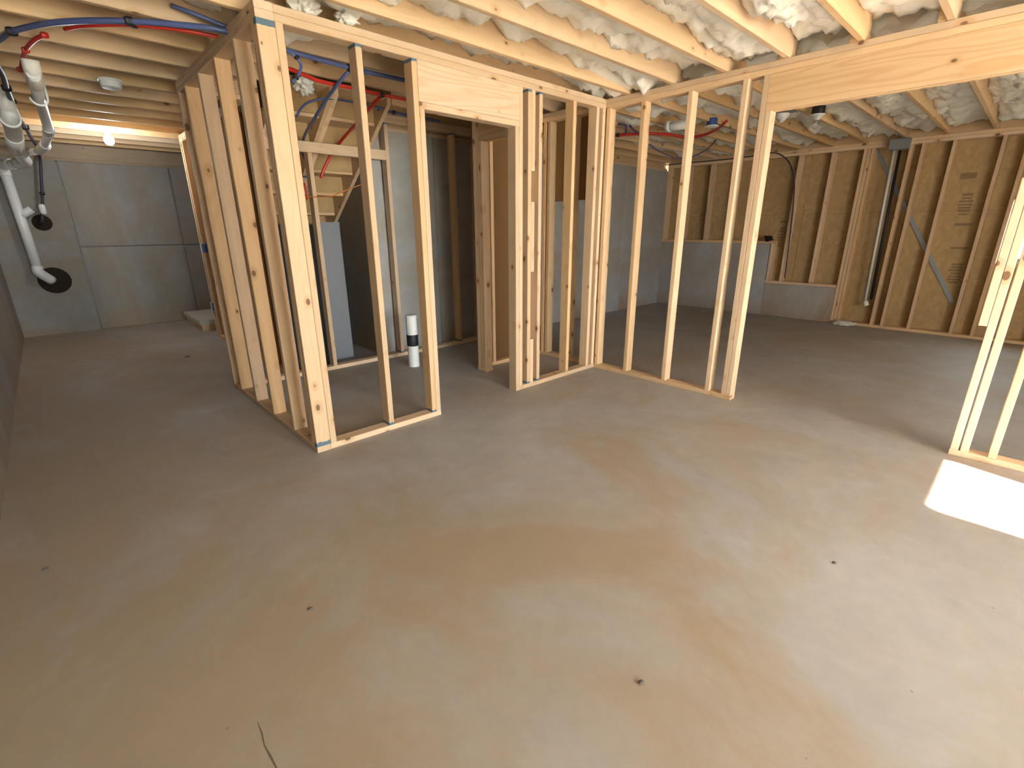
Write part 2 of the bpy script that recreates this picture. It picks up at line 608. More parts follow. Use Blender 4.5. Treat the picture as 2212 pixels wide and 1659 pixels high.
dk_ = thing('shade_deck', (-0.6, FRONT - 1.5, 0), kind='structure')      # unseen deck, added to keep sun off the added window
for i in range(17):
    box('shade_deck_board', -3.2, 0.75, FRONT - 0.30 - i * 0.146, FRONT - 0.16 - i * 0.146, 2.62, 2.655, JOIST, dk_)
for xp in (-3.1, -1.2, 0.66):
    box('shade_deck_beam', xp, xp + 0.04, FRONT - 2.6, FRONT - 0.16, 2.43, 2.62, JOIST, dk_)
    box('shade_deck_post', xp - 0.03, xp + 0.06, FRONT - 2.62, FRONT - 2.53, -0.04, 2.43, JOIST, dk_)
wl = box('wall_left', XL - 0.25, XL, FRONT - 0.15, YF + 0.3, 0, ZT + 0.02, CFAR, bev=0)
tag(wl, kind='structure')

wf = thing('wall_far', ((XL + 1.3) / 2, YF + 0.15, 0), kind='structure')
FT = 2.2
xs = [XL, -0.62, 0.59, 1.56]
zs = [0.0, 1.13, FT]
for i in range(3):
    if i == 0:
        box('concrete_panel', xs[0], xs[1] - 0.009, YF, YF + 0.3, 0, FT, CFAR, wf, 0.006)
    else:
        for j in range(2):
            box('concrete_panel', xs[i] + 0.009, xs[i + 1] - 0.009, YF, YF + 0.3, zs[j] + (0.005 if j else 0), zs[j + 1] - (0 if j else 0.005), CFAR, wf, 0.006)
box('backing', XL, 1.56, YF + 0.02, YF + 0.3, 0, FT - 0.01, CFAR, wf, 0)
box('sill_plate', XL, 1.56, YF + 0.02, YF + 0.16, FT, FT + PL, DARKW, wf)
box('rim_board', XL, 1.56, YF + 0.05, YF + 0.3, FT + PL, ZT + 0.02, DARKW, wf)

ws = box('wall_stair', 1.55, 1.80, YB + 0.25, YF + 0.3, 0, ZT + 0.02, CFAR, bev=0)
tag(ws, kind='structure')

wb = thing('wall_back', (4.2, YB + 0.12, 0), kind='structure')
CT = 2.27
for a, b in ((1.55, 2.30), (2.30, 3.52), (3.52, 4.74), (4.74, 5.96), (5.96, XD + 0.3)):
    box('concrete_panel', a + 0.003, b - 0.003, YB, YB + 0.25, 0, CT, CWALL, wb, 0.005)
box('backing', 1.55, XD, YB + 0.01, YB + 0.25, 0, CT - 0.01, CWALL, wb, 0)
box('sill_plate', 1.55, XD, YB + 0.01, YB + 0.15, CT, CT + PL, PINE, wb)
box('rim_board', 1.55, XD, YB + 0.04, YB + 0.25, CT + PL, ZT + 0.02, JOIST, wb)

# walk-out wall behind the camera, one open door
wo = thing('wall_front', (2.5, FRONT - 0.07, 0), kind='structure')
x0, x1, z0, z1 = DOOR
f0, f1, f2, f3 = WINFILL
box('wall_section', XL - 0.25, f0, FRONT - 0.15, FRONT, 0, ZT + 0.02, OSB, wo, 0)
box('wall_section', f0, f1, FRONT - 0.15, FRONT, 0, f2, OSB, wo, 0)
box('wall_section', f0, f1, FRONT - 0.15, FRONT, f3, ZT + 0.02, OSB, wo, 0)
box('wall_section', f1, x0, FRONT - 0.15, FRONT, 0, ZT + 0.02, OSB, wo, 0)
wf2 = thing('fill_window', ((f0 + f1) / 2, FRONT - 0.1, f2), kind='structure')  # added window, lets more sky light reach the left side
for a, b, c, d in ((f0, f1, f2, f2 + 0.05), (f0, f1, f3 - 0.05, f3), (f0, f0 + 0.05, f2 + 0.05, f3 - 0.05), (f1 - 0.05, f1, f2 + 0.05, f3 - 0.05)):
    box('window_frame', a, b, FRONT - 0.12, FRONT - 0.04, c, d, WHITE, wf2)
box('pane', f0 + 0.04, f1 - 0.04, FRONT - 0.083, FRONT - 0.077, f2 + 0.04, f3 - 0.04, GLASS, wf2, 0)
box('wall_section', x1, XD + 0.3, FRONT - 0.15, FRONT, 0, ZT + 0.02, OSB, wo, 0)
box('wall_section', x0, x1, FRONT - 0.15, FRONT, z1, ZT + 0.02, OSB, wo, 0)
box('door_sill', x0, x1, FRONT - 0.15, FRONT, 0, z0, GALV, wo, 0)

# right-hand outside wall: stepped concrete, studs and strand board
wr = thing('wall_right', (XD + 0.1, -1.2, 0), kind='structure')
STEP1, STEP2 = 0.02, -0.96
box('concrete_base', XD, XD + 0.2, STEP1, YB + 0.25, 0, 1.10, CWALL, wr, 0.006)
box('concrete_base', XD, XD + 0.2, STEP2, STEP1 - 0.002, 0, 0.505, CWALL, wr, 0.006)
SW = 0.14
box('sill_plate', XD - 0.012, XD + SW, STEP1 - 0.05, YB, 1.10, 1.10 + PL, PINE, wr)
box('sill_plate', XD - 0.012, XD + SW, STEP2, STEP1 - 0.002, 0.505, 0.505 + PL, PINE, wr)
box('sill_plate', XD, XD + SW, FRONT, STEP2 - 0.002, 0, PL, PINE, wr)
box('step_board', XD - 0.01, XD + SW, STEP1 - 0.05, STEP1 - 0.012, 0.505 + PL, 1.10, PINE, wr)
box('top_plate', XD, XD + SW, FRONT, YB, H - 2 * PL, H - PL - 0.001, PINE, wr)
box('top_plate', XD, XD + SW, FRONT, YB, H - PL, H, PINE, wr)


def dstud(y, wdt=PL):
    zz = 1.10 + PL if y > STEP1 else (0.505 + PL if y > STEP2 else PL)
    box('stud', XD, XD + SW, y, y + wdt, zz, H - 2 * PL, PINE, wr)


for y in (1.84, 1.47, 1.075, 0.67, 0.27, -0.22, -0.63):
    dstud(y)
for y in (-1.0, -1.042, -1.084, -1.48, -1.60, -1.89, -2.32, -2.52):
    dstud(y)
dstud(-3.04)
dstud(-3.7)
dstud(-4.19)
dstud(-4.6)
y0, y1, z0, z1 = WINR
edges = [YB + 0.2, 0.90, -0.32, -1.54, -2.54]
for a, b in zip(edges[:-1], edges[1:]):
    for za, zb in ((0.3, 1.52), (1.52, ZT + 0.02)):
        box('sheathing_panel', XD + SW, XD + SW + 0.012, b + 0.002, a - 0.002, (za + 0.002) if za > 1 else 0.0, zb - 0.002, OSB, wr, 0)
box('sheathing_panel', XD + SW, XD + SW + 0.012, FRONT - 0.1, y0, 0, ZT + 0.02, OSB, wr, 0)
box('sheathing_panel', XD + SW, XD + SW + 0.012, y0, -2.54, 0, z0, OSB, wr, 0)
box('sheathing_panel', XD + SW, XD + SW + 0.012, y0, -2.54, z1, ZT + 0.02, OSB, wr, 0)
box('wrap', XD + SW + 0.012, XD + 0.3, -2.54, YB + 0.25, 0.0, ZT + 0.02, CARD, wr, 0)
box('rim_board', XD + 0.02, XD + SW - 0.01, FRONT - 0.1, YB + 0.2, H, ZT + 0.02, JOIST, wr, 0)
box('window_stud', XD, XD + SW, y0 + 0.001, -2.53, z0 - PL, z0, PINE, wr)
box('window_stud', XD, XD + SW, y0 + 0.001, -2.53, z1, z1 + PL, PINE, wr)
# diagonal steel brace, let into the outer edge of the studs
beam('steel_brace', (XD + 0.125, -1.08, 2.30), (XD + 0.125, -2.23, 0.41), 0.006, 0.045, GALV, wr, up=(1, 0, 0), bev=0)
# printed marks on the strand board
for (cy, cz, w_, h_) in ((1.16, 1.78, 0.085, 0.36), (1.16, 1.42, 0.06, 0.05), (-2.06, 1.92, 0.15, 0.07), (-2.10, 1.60, 0.14, 0.26), (-2.13, 1.36, 0.16, 0.03), (-2.15, 1.08, 0.16, 0.025), (-2.18, 0.78, 0.15, 0.26), (-0.06, 1.2, 0.08, 0.30), (-0.06, 1.42, 0.08, 0.03)):
    if h_ > 0.1:
        n = 7
        for k in range(n):
            hh = h_ / n
            ww = w_ * random.uniform(0.55, 1.0)
            box('printed_mark', XD + SW - 0.0012, XD + SW, cy - ww / 2, cy + ww / 2, cz - h_ / 2 + k * hh, cz - h_ / 2 + k * hh + hh * random.uniform(0.45, 0.8), INKM, wr, 0)
    else:
        box('printed_mark', XD + SW - 0.0012, XD + SW, cy - w_ / 2, cy + w_ / 2, cz - h_ / 2, cz + h_ / 2, INKM, wr, 0)

wn = thing('window_1', (XD + 0.1, (y0 + y1) / 2, z0), kind='structure')
for a, b, c, d in ((y0, y1, z0, z0 + 0.06), (y0, y1, z1 - 0.06, z1)):
    box('window_frame', XD + 0.03, XD + 0.13, a, b, c, d, WHITE, wn)
for a, b in ((y0, y0 + 0.06), (y1 - 0.06, y1), ((y0 + y1) / 2 - 0.03, (y0 + y1) / 2 + 0.03)):
    box('window_frame', XD + 0.03, XD + 0.13, a, b, z0 + 0.06, z1 - 0.06, WHITE, wn)
box('pane', XD + 0.075, XD + 0.081, y0 + 0.05, y1 - 0.05, z0 + 0.05, z1 - 0.05, GLASS, wn, 0)

# ------------------------------------------------------------------ ceiling: joists and deck
ce = thing('ceiling', (2.5, 0, H), kind='structure')
for a, b in ((XL - 0.25, 0.9), (0.9, 2.86), (2.86, 5.2), (5.2, XD + 0.2)):
    for c, d in ((FRONT - 0.15, -2.4), (-2.4, 0.04), (0.04, YB + 0.25)):
        box('deck_panel', a + 0.001, b - 0.001, c + 0.001, d - 0.001, ZT, ZT + 0.02, OSB, ce, 0)
for a, b in ((XL - 0.25, 0.0), (0.0, 1.80)):
    for c, d in ((YB + 0.25, 4.5), (4.5, YF + 0.3)):
        box('deck_panel', a + 0.001, b - 0.001, c + 0.001, d - 0.001, ZT, ZT + 0.02, OSB, ce, 0)
JOISTS = []
y = -0.19 - 15 * SP
while y < YF - 0.1:
    JOISTS.append(y)
    y += SP
STX0, STX1 = 0.45, 1.55           # stair well
for y in JOISTS:
    if y < 1.35:
        segs = [(XL, LX + ST)]
    elif y < YB:
        segs = [(XL, STX0 + ST), (STX1, LX + ST)]
    else:
        segs = [(XL, STX0 + ST)] if y < 4.5 else [(XL, 1.55)]
    for a, b in segs:
        box('joist', a, b, y - PL, y, H, ZT, JOIST, ce)
    if y < YB - 0.02:
        box('joist', LX, XD + 0.02, y + 0.002, y + 0.002 + PL, H, ZT, JOIST, ce)

# ------------------------------------------------------------------ insulation batts


def batt(xa, xb, ya, yb, zlo, seed, amp=0.05, hang=0.0, label='', group='', par=None, top=None, nx=None):
    nx = nx or max(10, int((xb - xa) * 42))
    ny = 14
    top = top or ZT - 0.012
    vs, fs = [], []
    for i in range(nx + 1):
        u = i / nx
        for j in range(ny + 1):
            v = j / ny
            x = xa + (xb - xa) * u
            y = ya + (yb - ya) * v
            q = Vector((x * 1.7 + seed * 5.1, y * 3.0 + seed * 9.7, seed * 3.3))
            nz = noise.noise(q) * amp + noise.noise(q * 3.1) * amp * 0.55 + noise.noise(q * 8.3) * amp * 0.38 + noise.noise(q * 17.0) * amp * 0.22
            nz -= abs(noise.noise(q * 1.9 + Vector((3.1, 1.7, 0.4)))) * amp * 0.8 - 0.16 * amp
            nz -= abs(noise.noise(q * 5.2)) * amp * 0.3
            pil = (1 - (2 * v - 1) ** 4) * 0.018
            z = zlo + nz - pil - hang * math.exp(-((u - 0.97) / 0.02) ** 2)
            z = min(z, top - 0.02)
            jit = noise.noise(q * 6.0) * 0.008
            xe = x
            if i in (0, nx):
                xe += noise.noise(Vector((y * 14, seed, 2.0))) * 0.03 * (1 if i == 0 else -1)
            vs.append((xe, y + (jit if 0 < j < ny else 0), z))
    W = ny + 1
    for i in range(nx):
        for j in range(ny):
            fs.append((i * W + j, i * W + j + 1, (i + 1) * W + j + 1, (i + 1) * W + j))
    # skirt up to the deck
    n0 = len(vs)
    ring = [i * W for i in range(nx + 1)] + [nx * W + j for j in range(1, W)] + [i * W + ny for i in range(nx - 1, -1, -1)] + [j for j in range(ny - 1, 0, -1)]
    for k in ring:
        vs.append((vs[k][0], vs[k][1], top))
    R = len(ring)
    for k in range(R):
        fs.append((ring[k], ring[(k + 1) % R], n0 + (k + 1) % R, n0 + k))
    fs.append(tuple(n0 + k for k in range(R)))
    o = mesh('insulation_batt', vs, fs, WOOL, par)
    bm = bmesh.new()
    bm.from_mesh(o.data)
    bmesh.ops.recalc_face_normals(bm, faces=bm.faces)
    bm.to_mesh(o.data)
    bm.free()
    o.data.polygons.foreach_set('use_smooth', [len(p.vertices) == 4 for p in o.data.polygons])
    if label:
        tag(o, label, 'insulation', group)
    return o


ORD = 'first second third fourth fifth sixth seventh eighth ninth tenth eleventh twelfth thirteenth fourteenth fifteenth sixteenth seventeenth eighteenth nineteenth twentieth twenty-first'.split()
sd_ = 0
n_front = sum(1 for y in JOISTS if y < -0.1)
n_right = sum(1 for y in JOISTS if y < YB - 0.45)
for iy, y in enumerate(JOISTS):
    sd_ += 1
    ya, yb = y + 0.001, y + SP - PL - 0.001
    if y < -0.1:
        batt(XL + 0.02, LX + ST - 0.02, ya, yb, H + 0.115, sd_, 0.085, label='cream glass wool batt in the %s joist bay from the bathroom doorway wall' % ORD[n_front - 1 - iy], group='batts over the front room')
    elif y < 0.5:
        batt(XL + 0.02, -0.02, ya, yb, H + 0.10, sd_, 0.085, label='cream glass wool batt over the passage, %s bay past the corner post' % ORD[iy - n_front], group='batts over the passage')
        batt(0.12, LX - 0.05, ya, yb, H + 0.115, sd_ + 40, 0.07, label='cream glass wool batt above the bathroom, %s bay behind its doorway wall' % ORD[iy - n_front], group='batts over the bathroom')
    elif y < 0.95:
        batt(0.12, LX - 0.05, ya, yb, H + 0.125, sd_ + 40, 0.07, label='cream glass wool batt above the bathroom, %s bay behind its doorway wall' % ORD[iy - n_front], group='batts over the bathroom')
    elif y < YB - 0.45:
        batt(STX1 + 0.03, LX - 0.05, ya, yb, H + 0.12, sd_ + 40, 0.06, label='cream glass wool batt above the bathroom, %s bay behind its doorway wall' % ORD[iy - n_front], group='batts over the bathroom')
    if y < YB - 0.45:
        batt(LX + ST + 0.06, XD - 0.03, y + PL + 0.004, y + SP + 0.0005, H + 0.10, sd_ + 80, 0.08, label='dim glass wool batt, strand board room, %s joist bay from the concrete back wall' % ORD[n_right - 1 - iy], group='batts over the strand board room')
# loose flap hanging in the corner above the two partitions, and a tuft over the near corner


def tuft(name, c, rx, ry, rz, seed, label, m=WOOL, sub=4, spiky=0.6):
    bm = bmesh.new()
    bmesh.ops.create_icosphere(bm, subdivisions=sub, radius=1.0)
    for v in bm.verts:
        p = v.co.copy()
        k = 1 + spiky * noise.noise(p * 1.6 + Vector((seed, seed, 0))) + spiky * .9 * noise.noise(p * 3.4 + Vector((seed, 0, seed))) + spiky * .6 * noise.noise(p * 8.0 + Vector((0, seed, seed)))
        v.co = Vector((p.x * rx * k, p.y * ry * k, p.z * rz * k))
    me = bpy.data.meshes.new(name)
    bm.to_mesh(me)
    bm.free()
    me.polygons.foreach_set('use_smooth', [True] * len(me.polygons))
    o = link(name, me, m, None, c)
    return tag(o, label, 'insulation')


fc = on_z(1330, 165, H + 0.06)
p = [on_z(1255, 128, H + 0.10), on_z(1330, 112, H + 0.14), on_z(1392, 165, H + 0.10), on_z(1375, 185, H + 0.045), on_z(1331, 214, H - 0.005), on_z(1292, 182, H + 0.03)]
cc = sum(p, Vector()) / 6 + Vector((0, 0, -0.012))
vs = p + [cc] + [q + Vector((0.015, 0.02, 0.03)) for q in p]
fs = [(i, (i + 1) % 6, 6) for i in range(6)] + [(i, (i + 1) % 6, 7 + (i + 1) % 6, 7 + i) for i in range(6)] + [tuple(7 + i for i in range(6))]
tag(mesh('insulation_flap', vs, fs, WOOL), 'pointed loose flap of glass wool hanging over the partition corner', 'insulation')
tuft('insulation_tuft', on_z(650, 14, H + 0.05), 0.07, 0.06, 0.075, 3.0, 'fluffy glass wool tuft hanging just above the near corner post')
tuft('insulation_tuft', on_z(748, 40, H + 0.03), 0.05, 0.04, 0.03, 9.0, 'small glass wool tuft resting above the header wall plate')
tuft('insulation_tuft', on_z(655, 182, H - 0.03), 0.06, 0.07, 0.06, 5.0, 'ragged glass wool clump behind the corner post over the stairs')

# ------------------------------------------------------------------ stud walls


def plates_x(wall, xa, xb, y, doors=()):
    """wall running along x with its face at y; bottom plate broken at doors"""
    cur = xa
    for a, b in list(doors) + [(xb, xb)]:
        if a - cur > 0.01:
            box('bottom_plate', cur, a, y, y + ST, 0, PL, PINE, wall)
        cur = b
    box('top_plate', xa, xb, y, y + ST, H - 2 * PL, H - PL - 0.0008, PINE, wall)
    box('top_plate', xa, xb, y, y + ST, H - PL, H - 0.0005, PINE, wall)


def plates_y(wall, ya, yb, x, doors=()):
    cur = ya
    for a, b in list(doors) + [(yb, yb)]:
        if a - cur > 0.01:
            box('bottom_plate', x, x + ST, cur, a, 0, PL, PINE, wall)
        cur = b
    box('top_plate', x, x + ST, ya, yb, H - 2 * PL, H - PL - 0.0008, PINE, wall)
    box('top_plate', x, x + ST, ya, yb, H - PL, H - 0.0005, PINE, wall)


def stud_x(wall, x, y, z0=ZS0, z1=ZS1, m=None, name='stud'):
    return box(name, x, x + PL, y, y + ST, z0, z1, m or PINE, wall)


def stud_y(wall, x, y, z0=ZS0, z1=ZS1, m=None, name='stud'):
    return box(name, x, x + ST, y, y + PL, z0, z1, m or PINE, wall)


G = 0.0012
# passage side wall (runs away from the camera)
A = thing('stud_wall', (ST / 2, 0.9, 0), 'pine stud wall of the bathroom facing the dark concrete passage', 'stud wall')
plates_y(A, 0, 1.86, 0)
stud_y(A, 0, 0, m=PINEP)
stud_y(A, 0, PL + 0.004)
for i in range(4):
    stud_y(A, 0, 0.379 + SP * i)
stud_y(A, 0, 1.82)
# door wall
xj = 0.8673 + 2 * PL
B = thing('stud_wall', (1.4, ST / 2, 0), 'pine stud wall holding the narrow bathroom doorway and its header', 'stud wall')
XB0, XB1 = ST + G, LX - 0.002
X3 = 1.7325
plates_x(B, XB0, XB1, 0, [(xj, X3)])
stud_x(B, XB0, 0)
stud_x(B, 0.51, 0, m=PINEB)
stud_x(B, 0.8673, 0, m=PINEB)
HB = 2.055
stud_x(B, 0.8673 + PL + G, 0, z1=HB, name='jack_stud')
stud_x(B, X3, 0, z1=HB, name='jack_stud')
stud_x(B, X3 + PL + G, 0)
hx0, hx1 = 0.8673 + PL + G, X3 + PL
box('header', hx0, hx1, 0.0, PL, HB + PL + G, ZS1, HEADM, B)
box('header', hx0, hx1, ST - PL, ST, HB + PL + G, ZS1, HEADM, B)
box('header_plate', hx0, hx1, 0.0, ST, HB, HB + PL, PINE, B)
stud_x(B, 1.865, 0, m=PINEB)
stud_x(B, 1.985, 0, m=PINEB)
for a, b in ((ZS0, 0.43), (1.0, 1.54), (1.767, ZS1)):
    stud_x(B, 1.865 + PL + G, 0, a, b, name='block')
stud_x(B, 2.385, 0)
stud_x(B, XB1 - PL, 0)
stud_x(B, XB1 - PL - PL - 0.05, 0)
# wide opening wall
C = thing('stud_wall', (LX + ST / 2, -2.4, 0), 'pine stud wall with the wide cased opening and long header', 'stud wall')
YJ, YR = -1.3781, -2.7295
plates_y(C, FRONT, 0.84, LX, [(YR, YJ)])
stud_y(C, LX, -0.045)
stud_y(C, LX, ST - PL)
for i in range(3):
    stud_y(C, LX, -0.3857 - SP * i)
HC = 2.095
stud_y(C, LX, YJ + PL + G)
stud_y(C, LX, YJ, z1=HC, name='jack_stud')
box('header', LX, LX + PL, YR - PL, YJ + PL, HC, ZS1, HEADM, C)
box('header', LX + ST - PL, LX + ST, YR - PL, YJ + PL, HC, ZS1, HEADM, C)
stud_y(C, LX, YR - PL, z1=HC, name='jack_stud')
stud_y(C, LX, YR - 2 * PL - 0.008)
box('block', LX, LX + ST, YR + G, YR + G + PL, 0.80, 1.58, PINE, C)
yy = YR - 2 * PL - 0.13
while yy > FRONT + 0.05:
    stud_y(C, LX, yy)
    yy -= SP
# continuation behind the door wall: closet side
for yv in (0.34, 0.645, 0.70):
    stud_y(C, LX, yv)
tag(box('fibre_sheet', LX + ST + 0.002, LX + ST + 0.014, 0.10, 0.82, 1.60, H - 0.02, CARD, None, 0), 'dark brown board sheet fixed high behind the closet studs', 'board')
# closet partition, doorway towards the bathroom
K = thing('stud_wall', (1.965, 0.4, 0), 'short closet partition of pine studs just inside the bathroom doorway', 'stud wall')
KX = 1.92
plates_y(K, ST + G, 0.745, KX, [(0.20, 0.622)])
stud_y(K, KX, ST + G)
stud_y(K, KX, ST + 2 * G + PL, z1=2.05, name='jack_stud')
for i in range(3):
    stud_y(K, KX, 0.622 + i * (PL + 0.002), z1=2.05 if i == 0 else ZS1, name='jack_stud' if i == 0 else 'stud')
box('header', KX, KX + PL, ST + 2 * G + PL, 0.66, 2.05 + G, ZS1, HEADM, K)
box('header', KX + ST - PL, KX + ST, ST + 2 * G + PL, 0.66, 2.05 + G, ZS1, HEADM, K)
K2 = thing('stud_wall', (2.4, 0.79, 0), 'back wall of the closet framed in shaded pine studs', 'stud wall')
plates_x(K2, KX + ST + G, LX - G, 0.75)
for xv in (KX + ST + G, 2.13, 2.53, LX - PL - 0.05, LX - PL - G):
    stud_x(K2, xv, 0.75)
box('sheathing', KX + ST, LX, 0.75 + ST + 0.001, 0.75 + ST + 0.013, 0.04, H - 0.01, CLOSET_DARK, K2, 0)  # closet shade is put into this sheet's colour
# bathroom back wall along the concrete
D = thing('stud_wall', (1.4, 1.8, 0), 'bathroom back wall of thin studs standing against bare grey concrete', 'stud wall')
BY = 1.755
box('bottom_plate', ST + G, LX, BY, BY + ST, 0, PL, PINE, D)
for a, b in ((ST + G, 0.54), (1.617, LX)):
    box('top_plate', a, b, BY, BY + ST, H - 2 * PL, H - PL - 0.0008, PINE, D)
    box('top_plate', a, b, BY, BY + ST, H - PL, H - 0.0005, PINE, D)
for xv, mm in ((ST + G, PINE), (0.885, PINE), (1.655, PINEB), (2.465, PINEB), (LX - PL, PINE)):
    stud_x(D, xv, BY, m=mm, z1=1.984 if 0.8 < xv < 1.0 else ZS1)
stud_x(D, 0.50, BY)
box('cross_rail', 0.50 + PL, 1.655, BY, BY + PL, 1.985, 1.985 + ST, PINE, D)
# wall under the stairs beside the passage
E_ = thing('stud_wall', (STX0 + ST / 2, 3.0, 0), 'dark stud wall beside the stairs carrying two outlet boxes', 'stud wall')
plates_y(E_, 1.88, 4.36, STX0)
for yv in (1.88, 2.25, 2.66, 3.07, 3.47, 3.88, 4.24, 4.322):
    stud_y(E_, STX0, yv)
box('sheathing', STX0 + ST, STX0 + ST + 0.012, 1.88, 4.36, 0.02, H - 0.01, CARD, E_, 0)
beam('brace', (STX0 + 0.04, 4.20, H - 0.06), (STX0 + 0.04, 3.55, H + 0.05), ST, PL, PINE, E_, up=(1, 0, 0))

# ------------------------------------------------------------------ staircase
stc = thing('staircase', (0.9, 4.0, 0), 'wooden staircase seen from below behind the bathroom studs', 'staircase')


def zb(y):
    return 1.935 - 0.711 * (y - 2.045)


RISE, RUN = 0.19, 0.2672
SX = (STX0 + ST + 0.014, 0.985, 1.023, 1.505)
steps = []
k = 2
while True:
    zt = RISE * k
    yk = 2.045 + (1.935 + 0.27 - zt) / 0.711
    if zt > 2.5:
        break
    steps.append((yk, zt))
    k += 1
for sx in SX:
    low = []
    poly = [(steps[0][0], max(zb(steps[0][0]), 0.0))]
    ylast = steps[-1][0] - RUN
    poly = []
    for yk, zt in steps:
        poly += [(yk, zt - RISE - 0.03), (yk, zt - 0.03)]
    poly += [(ylast, steps[-1][1] - 0.03), (ylast, zb(ylast))]
    yfoot = 2.045 + 1.935 / 0.711
    poly += [(yfoot, 0.0)]
    poly += [(steps[0][0], 0.0)]
    seen = []
    for q in poly:
        if not seen or (abs(q[0] - seen[-1][0]) + abs(q[1] - seen[-1][1])) > 1e-4:
            seen.append(q)
    prism('stringer', seen, 'x', sx, sx + PL, PINE, stc)
for yk, zt in steps:
    box('tread', SX[0], SX[3] + PL, yk - RUN - 0.01, yk + 0.02, zt - 0.029, zt, JOIST, stc)
    box('riser', SX[0], SX[3] + PL, yk - 0.013, yk - 0.001, zt - RISE + 0.001, zt - 0.03, OSB, stc, 0)
ldg = thing('landing_platform', (0.8, 5.2, 0), 'low pale two-layer landing step at the foot of the stairs', 'step')
box('platform_frame', 0.38, 1.29, 4.86, 5.86, 0, 0.10, PINE, ldg)
box('platform_top', 0.355, 1.295, 4.82, 5.88, 0.10, 0.16, PALE, ldg)

# ------------------------------------------------------------------ things under the stairs
tk = thing('water_tank', (0.80, 2.12, 0), 'round dark steel water tank behind the bathroom studs', 'tank')
tb = lathe('tank_body', [(0.195, 0.0), (0.21, 0.02), (0.21, 1.36), (0.205, 1.385), (0.15, 1.40), (0.02, 1.405)], TANKM, tk, (0.80, 2.12, 0), 40)
lathe('tank_valve', [(0.02, 0), (0.02, 0.05)], BLACK, tb, (0.86, 2.12, 1.40), 12)
lathe('tank_valve', [(0.02, 0), (0.02, 0.05)], BLACK, tb, (0.74, 2.12, 1.40), 12)
cab = thing('equipment_cabinet', (1.14, 2.3, 0), 'flat grey metal cabinet standing beside the dark tank', 'cabinet')
box('cabinet_body', 1.03, 1.25, 2.095, 2.50, 0.0, 1.40, GREY, cab, 0.006)
box('cabinet_door', 1.03, 1.252, 2.075, 2.094, 0.01, 1.41, GREY, cab, 0.004)
# pipe stub in the bathroom floor
px_, py_ = 1.54, 1.316
sb = thing('drain_stub', (px_, py_, 0), 'short capped white drain pipe rising from the bathroom floor', 'pipe')
stp = lathe('pipe', [(0.055, 0), (0.055, 0.50), (0.05, 0.50)], PVC, sb, (px_, py_, 0), 28)
lathe('cap', [(0.058, 0), (0.058, 0.022), (0.05, 0.03), (0.0, 0.03)], PVC, stp, (px_, py_, 0.497), 28)
lathe('tape_band', [(0.0555, 0), (0.0575, 0.004), (0.0575, 0.11), (0.0555, 0.115)], BLACK, stp, (px_, py_, 0.215), 28)

# ------------------------------------------------------------------ water pipes (flexible, blue and red)


def clips(par, pts, m=BLACK, r=0.017):
    for q in pts:
        o = tuft_clip(q, r, m, par)


def tuft_clip(q, r, m, par):
    o = lathe('clip', [(r * .8, -r), (r, -r * .5), (r, r * .5), (r * .8, r)], m, par, q, 10, (1, 0.2, 0.1))
    return o


def pipe(name, pts, r, m, label, cat='pipe', clip=(), clipm=None, sub=7):
    c = sum((Vector(p) for p in pts), Vector()) / len(pts)
    root = thing(name, (c.x, c.y, min(p[2] for p in pts)), label, cat)
    tube('tube', pts, r, m, root, sub)
    for i in clip:
        tuft_clip(Vector(pts[i]), r * 1.5, clipm or BLACK, root)
    return root


ZP = H - 0.026
bl = [on_z(*p, ZP) for p in ((-60, 120), (0, 84), (25, 68), (100, 51), (180, 45), (280, 46), (380, 53), (490, 68))]
bl += [on_z(*p, ZP) for p in ((628, 111), (700, 131), (755, 146), (800, 157), (885, 176), (1000, 205))]
pipe('water_pipe', bl, 0.0145, BLUEP, 'thick blue water pipe curving under the joists across the passage', clip=(2, 5, 10))
rd = [on_z(*p, ZP - 0.002) for p in ((140, 63), (180, 56), (240, 53), (290, 54), (345, 59), (400, 66), (470, 79))]
pipe('water_pipe', rd, 0.010, REDP, 'thin red water pipe running beside the thick blue pipe', clip=(3,))
rd2 = [on_z(*p, z) for p, z in (((96, 76), H - 0.01), ((75, 86), H - 0.02), ((55, 108), H - 0.03), ((49, 130), H - 0.05), ((45, 150), H - 0.06))]
pipe('water_pipe', rd2, 0.011, REDP, 'short bent red pipe ending by the plastered white drain pipe', clip=(0, 2, 4), clipm=REDP)
b2 = [on_z(370, 12, H + 0.06), on_z(420, 30, H + 0.035), on_z(498, 62, H + 0.005)]
pipe('water_pipe', b2, 0.011, BLUEP, 'thin blue pipe slipping out of the wool to the wall plate', sub=4)
rm = [on_z(*p, H - 0.09) for p in ((560, 128), (632, 151), (690, 175), (760, 190), (825, 205), (885, 217), (960, 240))]
pipe('water_pipe', rm, 0.013, REDP, 'long red water pipe crossing above the bathroom', clip=(4,))
ba = on_z(757, 150, ZP)
b3 = [ba] + [on_y(*p, yv) for p, yv in (((735, 175), 0.70), ((705, 215), 0.95), ((680, 255), 1.2), ((662, 285), 1.6), ((655, 302), 1.85), ((650, 330), 1.9))]
pipe('water_pipe', b3, 0.012, BLUEP, 'blue branch pipe dropping steeply towards the stairs', clip=(0,))
ra = on_z(825, 206, H - 0.09)
r3 = [ra] + [on_y(*p, yv) for p, yv in (((800, 232), 1.0), ((772, 265), 1.4), ((740, 300), 1.80), ((715, 335), 1.90), ((700, 365), 1.94), ((693, 385), 1.96))]
pipe('water_pipe', r3, 0.014, REDP, 'red branch pipe dropping behind the short stud')
b4 = [on_y(*p, 1.45) for p in ((640, 252), (652, 232), (672, 219), (710, 213), (765, 221), (830, 235))]
pipe('water_pipe', b4, 0.009, BLUEP, 'violet blue pipe arching behind the steep blue branch')
